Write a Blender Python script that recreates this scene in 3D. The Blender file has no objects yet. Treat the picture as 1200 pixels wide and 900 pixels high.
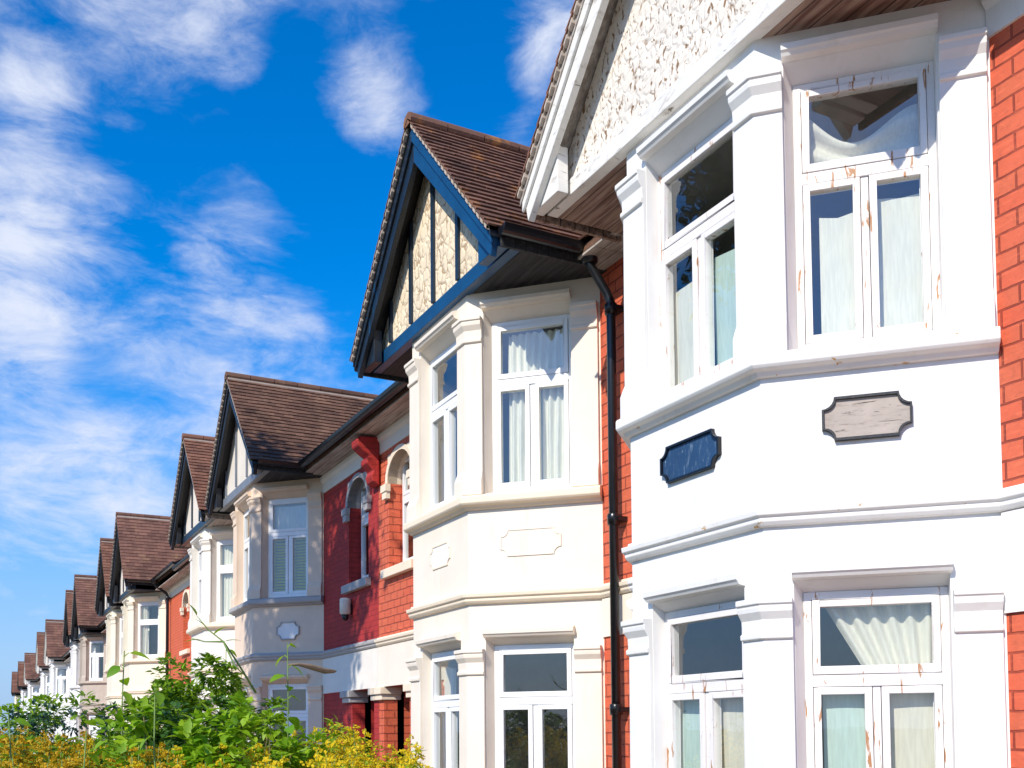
import bpy, bmesh, math, random
from math import radians as R, sin, cos, pi, sqrt, atan2
from mathutils import Vector, Matrix
random.seed(7)
scene = bpy.context.scene
COL = scene.collection

# ------------------------------------------------------------------ materials
class NT:
    def __init__(s, tree):
        s.t = tree; s.n = tree.nodes; s.l = tree.links
    def new(s, typ, ins=None, **kw):
        nd = s.n.new(typ)
        for k, v in kw.items(): setattr(nd, k, v)
        for k, v in (ins or {}).items():
            sk = nd.inputs[k]
            if hasattr(v, 'is_output') or isinstance(v, bpy.types.NodeSocket): s.l.new(v, sk)
            else: sk.default_value = v
        return nd
    def math(s, op, a, b=0.0, clamp=False):
        return s.new('ShaderNodeMath', {0: a, 1: b}, operation=op, use_clamp=clamp).outputs[0]
    def mix(s, fac, a, b, blend='MIX'):
        nd = s.new('ShaderNodeMix', data_type='RGBA', blend_type=blend)
        for i, v in ((0, fac), (6, a), (7, b)):
            if isinstance(v, bpy.types.NodeSocket): s.l.new(v, nd.inputs[i])
            else: nd.inputs[i].default_value = (tuple(v) + (1,))[:4] if i else v
        return nd.outputs[2]
    def ramp(s, fac, a, b):
        return s.new('ShaderNodeMapRange', {0: fac, 1: a, 2: b, 3: 0.0, 4: 1.0}, interpolation_type='SMOOTHSTEP').outputs[0]
    def noise(s, vec, scale, detail=4, rough=.55, dist=0.0):
        return s.new('ShaderNodeTexNoise', {'Vector': vec, 'Scale': scale, 'Detail': detail, 'Roughness': rough, 'Distortion': dist}).outputs[0]
    def scale(s, vec, xyz):
        return s.new('ShaderNodeVectorMath', {0: vec, 1: xyz}, operation='MULTIPLY').outputs[0]

def c4(c): return (c[0], c[1], c[2], 1)

def base_mat(name):
    m = bpy.data.materials.new(name); m.use_nodes = True
    t = NT(m.node_tree); b = t.n['Principled BSDF']
    co = t.new('ShaderNodeTexCoord').outputs['Object']
    return m, t, b, co

def paint(name, col, rough=.6, var=.06, dirt=None, dirt_amt=.35, dscale=(1.2, 1.2, .5), bump=.15, bscale=60, wear=None, wear_thr=.62, wscale=(9, 9, 2.2)):
    """painted render / wood: slight tone variation, soft stains and chips with shapes of their own"""
    m, t, b, co = base_mat(name)
    n1 = t.noise(co, 3.0, 5)
    dark = tuple(x * (1 - 2.2 * var) for x in col)
    c = t.mix(t.ramp(n1, .3, .7), dark, col)
    if dirt:
        n2 = t.noise(t.scale(co, dscale), 2.4, 7, .68, .4)
        c = t.mix(t.math('MULTIPLY', t.ramp(n2, .52, .78), dirt_amt), c, dirt)
    if wear:
        n3 = t.noise(t.scale(co, wscale), 2.0, 6, .62, .8)
        c = t.mix(t.ramp(n3, wear_thr, wear_thr + .05), c, wear)
    t.l.new(c, b.inputs['Base Color']); b.inputs['Roughness'].default_value = rough
    bp = t.new('ShaderNodeBump', {'Strength': bump, 'Distance': .004, 'Height': t.noise(co, bscale, 3)})
    t.l.new(bp.outputs[0], b.inputs['Normal'])
    return m

def brick(name, c1, c2, mortar, bw=.235, bh=.108, msize=.006, bump=.6, rough=.75):
    m, t, b, co = base_mat(name)
    sp = t.new('ShaderNodeSeparateXYZ', {0: co})
    wob = t.noise(co, 5.0, 3)
    u = t.math('ADD', sp.outputs[0], sp.outputs[1])
    zz = t.math('ADD', sp.outputs[2], t.math('MULTIPLY', t.math('SUBTRACT', wob, .5), .022))
    v = t.new('ShaderNodeCombineXYZ', {0: u, 1: zz, 2: 0.0}).outputs[0]
    br = t.new('ShaderNodeTexBrick', {'Vector': v, 'Scale': 1.0, 'Mortar Size': msize, 'Mortar Smooth': .3, 'Bias': 0.0, 'Brick Width': bw, 'Row Height': bh, 'Color1': c4(c1), 'Color2': c4(c2), 'Mortar': c4(mortar)})
    br.offset = .5
    n = t.noise(co, 26.0, 6, .65)
    cell = t.new('ShaderNodeTexBrick', {'Vector': v, 'Scale': 1.0, 'Mortar Size': 0.0, 'Bias': -.2, 'Brick Width': bw, 'Row Height': bh, 'Color1': (1, 1, 1, 1), 'Color2': (0, 0, 0, 1)}); cell.offset = .5
    tone = t.mix(t.math('MULTIPLY', cell.outputs[0], .5), br.outputs[0], tuple(x * .62 for x in c2))
    c = t.mix(t.math('MULTIPLY', t.ramp(n, .48, .72), .5), tone, tuple(x * .42 for x in c1))
    st = t.noise(t.scale(co, (3, 3, 16)), 2.2, 5, .6)
    c = t.mix(t.math('MULTIPLY', t.ramp(st, .5, .7), .3), c, tuple(min(1, x * 1.2) for x in c1))
    n2 = t.noise(t.scale(co, (1, 1, .6)), 2.0, 5)
    c = t.mix(t.math('MULTIPLY', t.ramp(n2, .5, .75), .35), c, tuple(min(1, x * 1.25 + .01) for x in c2))
    t.l.new(c, b.inputs['Base Color']); b.inputs['Roughness'].default_value = rough
    h = t.math('SUBTRACT', t.math('MULTIPLY', n, .35), br.outputs['Fac'])
    bp = t.new('ShaderNodeBump', {'Strength': bump, 'Distance': .012, 'Height': h})
    t.l.new(bp.outputs[0], b.inputs['Normal'])
    return m

def roughcast(name, col, crack, scale=9.0, width=.05, patch=.45, amt=1.0, pscale=5.0, bump=.7, flecks=False):
    m, t, b, co = base_mat(name)
    w = t.new('ShaderNodeVectorMath', {0: co, 1: t.scale(t.new('ShaderNodeTexNoise', {'Vector': co, 'Scale': 7.0}).outputs[1], (.16, .16, .16))}, operation='ADD').outputs[0]
    w = t.scale(w, (1, 1, .75))
    vo = t.new('ShaderNodeTexVoronoi', {'Vector': w, 'Scale': scale}, feature='DISTANCE_TO_EDGE')
    edge = t.math('SUBTRACT', 1.0, t.ramp(vo.outputs['Distance'], width * .3, width * 1.6))
    nn = t.noise(co, pscale, 5)
    f = t.math('MULTIPLY', edge, t.math('MULTIPLY', t.ramp(nn, patch, patch + .14), amt))
    if flecks: f = t.math('MAXIMUM', f, t.ramp(t.noise(t.scale(co, (1, 1, .55)), 27, 3, .5, .5), .595, .64))
    c0 = t.mix(t.ramp(t.noise(co, 2.0, 4), .3, .7), tuple(x * .9 for x in col), col)
    c = t.mix(f, c0, crack)
    t.l.new(c, b.inputs['Base Color']); b.inputs['Roughness'].default_value = .9
    hh = t.math('ADD', t.ramp(vo.outputs['Distance'], 0.0, .22), t.math('MULTIPLY', t.noise(co, 70, 3), .2))
    bp = t.new('ShaderNodeBump', {'Strength': bump, 'Distance': .03, 'Height': hh})
    t.l.new(bp.outputs[0], b.inputs['Normal'])
    return m

def tiles_mat(name, cA, cB, lichen=None, lamt=.5):
    m, t, b, co = base_mat(name)
    g = t.new('ShaderNodeNewGeometry')
    c = t.mix(g.outputs['Random Per Island'], cA, cB)
    n = t.noise(co, 1.3, 5, .6)
    c = t.mix(t.math('MULTIPLY', t.ramp(n, .42, .7), .6), c, tuple(x * .42 for x in cA))
    n3 = t.noise(co, 22, 5, .7)
    c = t.mix(t.math('MULTIPLY', t.ramp(n3, .5, .75), .5), c, tuple(x * .55 for x in cB))
    if lichen:
        n2 = t.noise(co, 2.1, 7, .72)
        c = t.mix(t.math('MULTIPLY', t.ramp(n2, .53, .68), lamt), c, lichen)
    t.l.new(c, b.inputs['Base Color']); b.inputs['Roughness'].default_value = .8
    bp = t.new('ShaderNodeBump', {'Strength': .35, 'Distance': .01, 'Height': n3})
    t.l.new(bp.outputs[0], b.inputs['Normal'])
    return m

def boards(name, cA, cB, axis=0, width=.12, rough=.8):
    """boards with grain: streaks run across `axis`"""
    m, t, b, co = base_mat(name)
    s = [14, 14, 14]; s[1 - axis if axis < 2 else 0] = 1.2
    g = t.noise(t.scale(co, tuple(s)), 1.6, 6, .65, .3)
    c = t.mix(t.ramp(g, .35, .68), cA, cB)
    sp = t.new('ShaderNodeSeparateXYZ', {0: co})
    fr = t.math('FRACT', t.math('DIVIDE', sp.outputs[axis], width))
    gap = t.math('LESS_THAN', fr, .06)
    c = t.mix(gap, c, tuple(x * .2 for x in cA))
    t.l.new(c, b.inputs['Base Color']); b.inputs['Roughness'].default_value = rough
    bp = t.new('ShaderNodeBump', {'Strength': .4, 'Distance': .01, 'Height': g})
    t.l.new(bp.outputs[0], b.inputs['Normal'])
    return m

def glass_mat(name, tint, k=.12):
    m, t, b, co = base_mat(name)
    t.n.remove(b)
    bf = t.new('ShaderNodeNewGeometry').outputs['Backfacing']      # same pane from either side
    fr = t.new('ShaderNodeFresnel', {'IOR': t.math('SUBTRACT', 1.5, t.math('MULTIPLY', bf, 1.5 - 1 / 1.5))}).outputs[0]
    fac = t.math('ADD', t.math('MULTIPLY', fr, 1.15), k, True)
    wv = t.new('ShaderNodeBump', {'Strength': .05, 'Distance': .02, 'Height': t.noise(co, 2.5, 2)})
    tr = t.new('ShaderNodeBsdfTransparent', {'Color': c4(tint)})
    gl = t.new('ShaderNodeBsdfGlossy', {'Color': (1, 1, 1, 1), 'Roughness': .015, 'Normal': wv.outputs[0]})
    mx = t.new('ShaderNodeMixShader', {0: fac, 1: tr.outputs[0], 2: gl.outputs[0]})
    t.l.new(mx.outputs[0], t.n['Material Output'].inputs[0])
    return m

def cloth_mat(name, col, trans=.15):
    m, t, b, co = base_mat(name)
    n = t.noise(t.scale(co, (60, 60, 6)), 1.0, 3)
    c = t.mix(t.ramp(n, .3, .7), tuple(x * .88 for x in col), col)
    t.l.new(c, b.inputs['Base Color']); b.inputs['Roughness'].default_value = .9
    tl = t.new('ShaderNodeBsdfTranslucent', {'Color': c})
    mx = t.new('ShaderNodeMixShader', {0: trans, 1: b.outputs[0], 2: tl.outputs[0]})
    t.l.new(mx.outputs[0], t.n['Material Output'].inputs[0])
    return m

def leaf_mat(name, cA, cB, trans=.4, rough=.5, cC=None):
    m, t, b, co = base_mat(name)
    g = t.new('ShaderNodeNewGeometry')
    c = t.mix(g.outputs['Random Per Island'], cA, cB)
    if cC: c = t.mix(t.ramp(t.noise(co, 4.0, 3), .5, .7), c, cC)
    t.l.new(c, b.inputs['Base Color']); b.inputs['Roughness'].default_value = rough
    tl = t.new('ShaderNodeBsdfTranslucent', {'Color': c})
    mx = t.new('ShaderNodeMixShader', {0: trans, 1: b.outputs[0], 2: tl.outputs[0]})
    t.l.new(mx.outputs[0], t.n['Material Output'].inputs[0])
    return m

def plain(name, col, rough=.5, spec=.5):
    return paint(name, col, rough, .04, bump=.05)

M = {}
M['render_white'] = paint('render_white', (.84, .82, .78), .7, .025, (.55, .47, .37), .30, (2.2, 2.2, .45), bump=.25, bscale=22)
M['trim_white'] = paint('trim_white', (.84, .82, .78), .65, .02, (.45, .36, .25), .3, (3, 3, 2), wear=(.55, .29, .07), wear_thr=.64, wscale=(4, 4, 6), bump=.2)
M['render_cream'] = paint('render_cream', (.86, .76, .63), .7, .025, (.6, .48, .34), .28, (2.2, 2.2, .45), bump=.25, bscale=22)
M['trim_cream'] = paint('trim_cream', (.86, .72, .54), .65, .02, (.5, .38, .22), .2, (3, 3, 2), bump=.2)
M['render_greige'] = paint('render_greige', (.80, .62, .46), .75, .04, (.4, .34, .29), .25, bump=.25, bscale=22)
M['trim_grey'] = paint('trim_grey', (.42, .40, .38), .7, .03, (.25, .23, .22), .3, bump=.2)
M['trim_greige'] = paint('trim_greige', (.6, .5, .4), .7, .03, (.4, .32, .25), .25, bump=.2)
M['render_ivory'] = paint('render_ivory', (.83, .77, .67), .7, .03, (.55, .46, .36), .2, bump=.2, bscale=22)
M['render_straw'] = paint('render_straw', (.8, .72, .56), .7, .03, (.55, .43, .28), .2, bump=.2, bscale=22)
M['render_stone'] = paint('render_stone', (.5, .42, .34), .8, .05, (.3, .24, .19), .4, (2, 2, .4), bump=.3, bscale=22)
M['render_chalk'] = paint('render_chalk', (.82, .8, .77), .7, .03, (.6, .45, .38), .2, bump=.2, bscale=22)
M['frame_worn'] = paint('frame_worn', (.83, .79, .76), .5, .03, (.62, .42, .32), .35, (2, 2, 6), wear=(.42, .2, .08), wear_thr=.60, wscale=(11, 11, 1.7), bump=.15)
M['frame_white'] = paint('frame_white', (.86, .86, .85), .35, .01, bump=.03)
M['brick_orange'] = brick('brick_orange', (.84, .19, .085), (.66, .115, .05), (.20, .026, .016), msize=.008, bump=.9)
M['brick_red_shade'] = brick('brick_red_shade', (.50, .035, .026), (.44, .026, .022), (.27, .016, .014), bh=.078)  # shaded half of the red wall: its shade is put into the colour
M['brick_rust'] = brick('brick_rust', (.82, .17, .06), (.68, .12, .045), (.42, .05, .02), bh=.078)
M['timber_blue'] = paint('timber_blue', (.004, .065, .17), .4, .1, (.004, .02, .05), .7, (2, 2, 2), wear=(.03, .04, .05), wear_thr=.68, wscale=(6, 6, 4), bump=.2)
M['timber_blue_shade'] = paint('timber_blue_shade', (.010, .016, .024), .4, .1, (.004, .075, .19), .9, (5, 5, .8), bump=.4)  # blue timber for the far bargeboard, with shade and blue glints painted in
M['timber_black'] = paint('timber_black', (.012, .013, .016), .45, .1, (.05, .05, .055), .4, (3, 3, 1), bump=.3)
M['timber_navy'] = paint('timber_navy', (.012, .028, .05), .4, .1, (.05, .06, .07), .4, (3, 3, 1), bump=.2)
M['timber_white'] = paint('timber_white', (.82, .79, .73), .7, .03, (.32, .26, .2), .85, (2.2, 2.2, 6), wear=(.14, .11, .08), wear_thr=.64, wscale=(2.2, 2.2, 14), bump=.5, bscale=14)
M['timber_grey'] = paint('timber_grey', (.20, .22, .25), .5, .08, (.08, .09, .1), .4, bump=.2)
M['roughcast_white'] = roughcast('roughcast_white', (.85, .78, .68), (.26, .15, .075), 12, .08, .52, .9, 13.0, .28, True)
M['roughcast_cream'] = roughcast('roughcast_cream', (.86, .71, .50), (.36, .22, .11), 9, .055, .40, .8, 5.0, .35)
M['plaster_cream'] = paint('plaster_cream', (.76, .68, .57), .85, .04, (.5, .4, .3), .3, bump=.4, bscale=30)
M['tiles_brown'] = tiles_mat('tiles_brown', (.11, .048, .028), (.21, .10, .062), (.48, .20, .04), .75)
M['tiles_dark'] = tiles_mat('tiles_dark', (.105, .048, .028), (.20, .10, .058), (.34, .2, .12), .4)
M['tiles_red'] = tiles_mat('tiles_red', (.17, .07, .04), (.27, .12, .07), (.14, .07, .05), .5)
M['tiles_maroon'] = tiles_mat('tiles_maroon', (.15, .065, .042), (.25, .115, .075), (.34, .19, .1), .5)
M['mortar'] = paint('mortar', (.55, .45, .36), .9, .1, bump=.5, bscale=30)
M['soffit_black'] = boards('soffit_black', (.016, .016, .017), (.05, .05, .052), 1, .11)
M['soffit_brown'] = boards('soffit_brown', (.16, .08, .055), (.42, .29, .22), 1, .14)
M['soffit_grey'] = boards('soffit_grey', (.3, .25, .21), (.55, .49, .43), 1, .13)
M['iron_black'] = paint('iron_black', (.008, .008, .010), .28, .1, (.03, .028, .03), .5, (4, 4, 1), bump=.1)
M['lead'] = paint('lead', (.07, .075, .08), .5, .1, bump=.2)
M['glass'] = glass_mat('glass', (.95, .985, .97), .09)
M['glass_sky'] = glass_mat('glass_sky', (.6, .72, .76), .22)
M['room'] = paint('room', (.55, .53, .5), .9, .1, bump=0)
M['curtain_cream'] = cloth_mat('curtain_cream', (.84, .79, .66))
M['curtain_white'] = cloth_mat('curtain_white', (.90, .86, .72))
M['curtain_mint'] = cloth_mat('curtain_mint', (.62, .76, .69))
M['curtain_tan'] = cloth_mat('curtain_tan', (.55, .42, .28))
M['blind_olive'] = cloth_mat('blind_olive', (.74, .76, .16), .4)
M['blind_white'] = cloth_mat('blind_white', (.75, .78, .8), .3)
M['plaque_blue'] = paint('plaque_blue', (.02, .065, .15), .55, .1, (.22, .30, .38), .8, (16, 16, 5), wear=(.45, .5, .55), wear_thr=.66, wscale=(22, 22, 9), bump=.5)
M['plaque_wood'] = paint('plaque_wood', (.50, .43, .37), .85, .1, (.10, .07, .055), .9, (3.5, 3.5, 22), wear=(.06, .045, .04), wear_thr=.60, wscale=(3, 3, 26), bump=.6)
M['plaque_pale'] = paint('plaque_pale', (.86, .83, .79), .6, .03, bump=.2)
M['door_green'] = paint('door_green', (.03, .055, .04), .35, .1, bump=.1)
M['grass'] = paint('grass', (.05, .09, .025), .9, .2, (.09, .07, .04), .5, bump=.5)
M['asphalt'] = paint('asphalt', (.05, .05, .052), .9, .1, (.09, .085, .08), .4, bump=.5)
M['paving'] = paint('paving', (.34, .28, .22), .9, .08, (.16, .15, .13), .4, bump=.4)
M['kerb'] = paint('kerb', (.33, .32, .3), .9, .08, bump=.4)
M['line_white'] = paint('line_white', (.75, .75, .73), .8, .05, (.2, .2, .2), .5, bump=.2)
M['soil'] = paint('soil', (.04, .028, .018), .95, .2, bump=.8)
M['wood_stick'] = paint('wood_stick', (.26, .19, .12), .85, .15, (.12, .08, .05), .5, (8, 8, 8), bump=.6)
M['bark'] = paint('bark', (.07, .05, .035), .9, .2, (.03, .02, .015), .5, bump=.9, bscale=25)
M['leaf_tree'] = leaf_mat('leaf_tree', (.04, .075, .015), (.07, .12, .025))
M['leaf_bright'] = leaf_mat('leaf_bright', (.16, .36, .012), (.38, .56, .02), .45)
M['leaf_shrub'] = leaf_mat('leaf_shrub', (.09, .20, .010), (.30, .48, .02), .4)
M['leaf_dark'] = leaf_mat('leaf_dark', (.03, .10, .014), (.07, .17, .02), .3)
M['leaf_blue'] = leaf_mat('leaf_blue', (.03, .085, .055), (.05, .12, .075), .3)
M['leaf_golden'] = leaf_mat('leaf_golden', (.20, .36, .012), (.40, .52, .02), .4)
M['flower_yellow'] = leaf_mat('flower_yellow', (.90, .70, .015), (.80, .66, .02), .4, .7)
M['flower_orange'] = leaf_mat('flower_orange', (.80, .48, .01), (.50, .40, .015), .4, .7)
M['stem_green'] = paint('stem_green', (.16, .26, .05), .6, .1, bump=.1)
M['stem_red'] = paint('stem_red', (.16, .13, .05), .6, .1, bump=.1)

# ------------------------------------------------------------------ mesh helpers
class MB:
    def __init__(s): s.v = []; s.f = []; s.sm = []
    def quad(s, *p, smooth=False):
        i = len(s.v); s.v += [tuple(q) for q in p]; s.f.append(tuple(range(i, i + len(p)))); s.sm.append(smooth)
    def box(s, fn, u0, u1, n0, n1, z0, z1):
        """axis box in a frame: fn(u,n,z)->xyz"""
        i = len(s.v)
        s.v += [tuple(fn(u, n, z)) for z in (z0, z1) for n in (n0, n1) for u in (u0, u1)]
        for q in ((0, 1, 3, 2), (4, 6, 7, 5), (0, 4, 5, 1), (2, 3, 7, 6), (0, 2, 6, 4), (1, 5, 7, 3)):
            s.f.append(tuple(i + k for k in q)); s.sm.append(False)
    def hexa(s, pts):
        i = len(s.v); s.v += [tuple(p) for p in pts]
        for q in ((0, 1, 3, 2), (4, 6, 7, 5), (0, 4, 5, 1), (2, 3, 7, 6), (0, 2, 6, 4), (1, 5, 7, 3)):
            s.f.append(tuple(i + k for k in q)); s.sm.append(False)
    def sweep(s, path, prof, smooth=False, caps=True):
        """profile (offset, z) swept along a plan polyline, mitred"""
        n = len(path); ms = []
        nr = []
        for a, b in zip(path, path[1:]):
            d = Vector((b[0] - a[0], b[1] - a[1])).normalized(); nr.append(Vector((d.y, -d.x)))
        for i in range(n):
            if i == 0: ms.append(nr[0])
            elif i == n - 1: ms.append(nr[-1])
            else:
                mm = nr[i - 1] + nr[i]; ms.append(mm / max(.2, (mm.dot(nr[i]))))
        i0 = len(s.v); k = len(prof)
        for p, m in zip(path, ms):
            for o, z in prof: s.v.append((p[0] + m.x * o, p[1] + m.y * o, z))
        for i in range(n - 1):
            for j in range(k):
                a = i0 + i * k + j; b = i0 + i * k + (j + 1) % k
                s.f.append((a, b, b + k, a + k)); s.sm.append(smooth)
        if caps:
            s.f.append(tuple(i0 + j for j in range(k))[::-1]); s.sm.append(False)
            s.f.append(tuple(i0 + (n - 1) * k + j for j in range(k))); s.sm.append(False)
    def tube(s, pts, rad, seg=8, cap=True):
        pts = [Vector(p) for p in pts]; n = len(pts)
        rads = rad if isinstance(rad, (list, tuple)) else [rad] * n
        i0 = len(s.v); ref = None
        for i, p in enumerate(pts):
            d = (pts[min(i + 1, n - 1)] - pts[max(i - 1, 0)]).normalized()
            if ref is None: ref = Vector((1, 0, 0)) if abs(d.x) < .8 else Vector((0, 1, 0))
            a = (ref - d * ref.dot(d)).normalized(); ref = a; b = d.cross(a)
            for k in range(seg):
                t = 2 * pi * k / seg; s.v.append(tuple(p + (a * cos(t) + b * sin(t)) * rads[i]))
        for i in range(n - 1):
            for k in range(seg):
                a = i0 + i * seg + k; b = i0 + i * seg + (k + 1) % seg
                s.f.append((a, b, b + seg, a + seg)); s.sm.append(True)
        if cap:
            s.f.append(tuple(i0 + k for k in range(seg))[::-1]); s.sm.append(False)
            s.f.append(tuple(i0 + (n - 1) * seg + k for k in range(seg))); s.sm.append(False)
    def build(s, name, mat, parent=None, bevel=0, recalc=True, loc=None):
        me = bpy.data.meshes.new(name); me.from_pydata(s.v, [], s.f); me.update()
        me.polygons.foreach_set('use_smooth', s.sm)
        if recalc:
            bm = bmesh.new(); bm.from_mesh(me); bmesh.ops.remove_doubles(bm, verts=bm.verts, dist=1e-5)
            bmesh.ops.recalc_face_normals(bm, faces=bm.faces); bm.to_mesh(me); bm.free()
        me.materials.append(M[mat] if isinstance(mat, str) else mat)
        o = bpy.data.objects.new(name, me); COL.objects.link(o)
        if parent: o.parent = parent
        if loc: o.location = loc
        if bevel:
            b = o.modifiers.new('bevel', 'BEVEL'); b.width = bevel; b.segments = 2; b.limit_method = 'ANGLE'; b.angle_limit = R(35)
            b.harden_normals = False
        return o

XYZ = lambda u, n, z: (u, n, z)

def thing(name, label, cat, loc=(0, 0, 0), rz=0, group=None):
    o = bpy.data.objects.new(name, None); COL.objects.link(o); o.empty_display_size = .3
    o.location = loc; o.rotation_euler = (0, 0, rz); tag(o, label, cat, group); return o
def tag(o, label, cat, group=None):
    o['label'] = label; o['category'] = cat
    if group: o['group'] = group
def structure(o): o['kind'] = 'structure'; return o

def copy_tree(o, parent=None):
    c = o.copy(); COL.objects.link(c)
    if parent: c.parent = parent
    for ch in list(o.children): copy_tree(ch, c)
    return c

# ------------------------------------------------------------------ house geometry
WX = 5.13            # the street plane of the main walls (camera at x = 0, street runs along +y)
S = .93; HW = .69; HB = HW + S
P_FW, P_FF, P_NF, P_NW = (HB, 0), (HW, S), (-HW, S), (-HB, 0)
BAY = [P_FW, P_FF, P_NF, P_NW]

class Face:
    """vertical plane seen from outside: u to the right, n outwards"""
    def __init__(s, a, b):
        s.a = Vector(a); d = Vector(b) - s.a; s.w = d.length; s.u = d.normalized(); s.n = Vector((s.u.y, -s.u.x))
    def __call__(s, u, n, z):
        p = s.a + s.u * u + s.n * n; return (p.x, p.y, z)
    def at(s, u):
        p = s.a + s.u * u; return (p.x, p.y)
FC, FF, FA = Face(P_FW, P_FF), Face(P_FF, P_NF), Face(P_NF, P_NW)

# window openings on the bay faces: (face, u0, u1, splay of left, splay of right)
OPEN = {'A': (FA, .17, 1.03, .05, .0), 'F': (FF, .24, 1.20, .0, .04), 'C': (FC, .33, 1.14, .0, .05)}
UP = (4.02, 5.70, 5.79, 5.10)      # z0, z1 inner head, z1 outer head, transom
LO = (.95, 2.565, 2.625, 2.03)
ZS = 5.98

def wall_with_openings(mb, fn, u0, u1, z0, z1, opens, depth=.115):
    """opens: (ua,ub,za,zb_in,zb_out,splayL,splayR)"""
    us = sorted({u0, u1} | {o[0] for o in opens} | {o[1] for o in opens}); zs = sorted({z0, z1} | {o[2] for o in opens} | {o[4] for o in opens})
    for a, b in zip(us, us[1:]):
        for c, d in zip(zs, zs[1:]):
            mu, mz = (a + b) / 2, (c + d) / 2
            if any(o[0] < mu < o[1] and o[2] < mz < o[4] for o in opens): continue
            mb.quad(fn(a, 0, c), fn(b, 0, c), fn(b, 0, d), fn(a, 0, d))
    for ua, ub, za, zi, zo, sl, sr in opens:
        D = -depth
        mb.quad(fn(ua, 0, za), fn(ua, 0, zo), fn(ua + sl, D, zi), fn(ua + sl, D, za))
        mb.quad(fn(ub, 0, za), fn(ub - sr, D, za), fn(ub - sr, D, zi), fn(ub, 0, zo))
        mb.quad(fn(ua, 0, zo), fn(ub, 0, zo), fn(ub - sr, D, zi), fn(ua + sl, D, zi))
        mb.quad(fn(ua, 0, za), fn(ua + sl, D, za), fn(ub - sr, D, za), fn(ub, 0, za))
        # lining back to the room so no light leaks round the frame
        mb.quad(fn(ua + sl, D, za), fn(ua + sl, D, zi), fn(ua + sl, D - .1, zi), fn(ua + sl, D - .1, za))
        mb.quad(fn(ub - sr, D, za), fn(ub - sr, D - .1, za), fn(ub - sr, D - .1, zi), fn(ub - sr, D, zi))

def make_window(fn, ua, ub, za, zb, zt, parent, fmat, gmat, kind='casement', dep=.115):
    """frame (part) with pane sub-parts; kind casement: top light + two casements; sash: two lights"""
    f = MB(); W_ = .045; n0, n1 = -dep - .05, -dep + .012
    f.box(fn, ua, ua + W_, n0, n1, za, zb); f.box(fn, ub - W_, ub, n0, n1, za, zb)
    a, b = ua + W_, ub - W_
    f.box(fn, a, b, n0, n1, zb - W_, zb); f.box(fn, a, b, n0 , n1 + .02, za, za + W_ + .01)
    f.box(fn, a, b, n0, n1 + .012, zt - .035, zt + .035)
    lights = [(a, b, zt + .035, zb - W_)]
    if kind == 'casement':
        mid = (a + b) / 2
        f.box(fn, mid - .022, mid + .022, n0, n1, za + W_ + .01, zt - .035)
        lights += [(a, mid - .022, za + W_ + .01, zt - .035), (mid + .022, b, za + W_ + .01, zt - .035)]
    else:
        lights += [(a, b, za + W_ + .01, zt - .035)]
    g = .004; sw = .042
    panes = []
    for (p, q, r, t) in lights:
        p += g; q -= g; r += g; t -= g; m0, m1 = n0 + .01, n1 + .016
        f.box(fn, p, p + sw, m0, m1, r, t); f.box(fn, q - sw, q, m0, m1, r, t)
        f.box(fn, p + sw, q - sw, m0, m1, t - sw, t); f.box(fn, p + sw, q - sw, m0, m1, r, r + sw + .008)
        panes.append((p + sw, q - sw, r + sw + .008, t - sw))
    w = f.build('window', fmat, parent, bevel=.004)
    for (p, q, r, t) in panes:
        pm = MB(); nn = n1 - .012
        pm.quad(fn(p, nn, r), fn(q, nn, r), fn(q, nn, t), fn(p, nn, t))
        pm.build('pane', gmat, w)
    return w

def tile_slope(mb, org, U, V, w, h, gauge=.11, tw=.165, keep=None, jit=.003):
    """individual plain tiles over a slope: U along the eave, V up the slope"""
    org, U, V = Vector(org), Vector(U).normalized(), Vector(V).normalized(); N = U.cross(V)
    if N.z < 0: N = -N
    rows = int(math.ceil(h / gauge)); th = .013
    for r in range(rows):
        v0 = r * gauge; v1 = min(v0 + gauge * 1.25, h)
        off = (r % 2) * tw * .5 - tw * .5
        nsag = .006 * sin(r * 1.3)
        k = 0
        while True:
            a = max(0, off + k * tw); b = min(w, off + (k + 1) * tw - .004); k += 1
            if a >= w - .001: break
            if b - a < .02: continue
            if keep and not keep((a + b) / 2, v0 + gauge / 2): continue
            j = random.uniform(-jit, jit); j2 = random.uniform(-jit, jit); dv = random.uniform(-.006, .006)
            p = lambda u, v, n: org + U * u + V * v + N * n
            lo = .030 + j; lo2 = .030 + j2
            mb.hexa([p(a, v0 + dv, lo - th), p(b, v0 + dv, lo2 - th), p(a, v1, .001), p(b, v1, .001),
                     p(a, v0 + dv, lo + .004), p(b, v0 + dv, lo2 + .004), p(a, v1, .012), p(b, v1, .012)])

def scooped(w, h, k):
    """outline of a plaque with scooped corners"""
    pts = []
    for sx, sy, a0 in ((1, -1, 90), (1, 1, 180), (-1, 1, 270), (-1, -1, 0)):
        cx, cy = sx * w / 2, sy * h / 2
        seq = []
        for i in range(6):
            t = R(i * 18); seq.append((cx - sx * k * cos(t), cy - sy * k * sin(t)))
        if (sx, sy) in ((1, 1), (-1, -1)): seq = seq[::-1]
        pts += seq
    return pts

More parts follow.
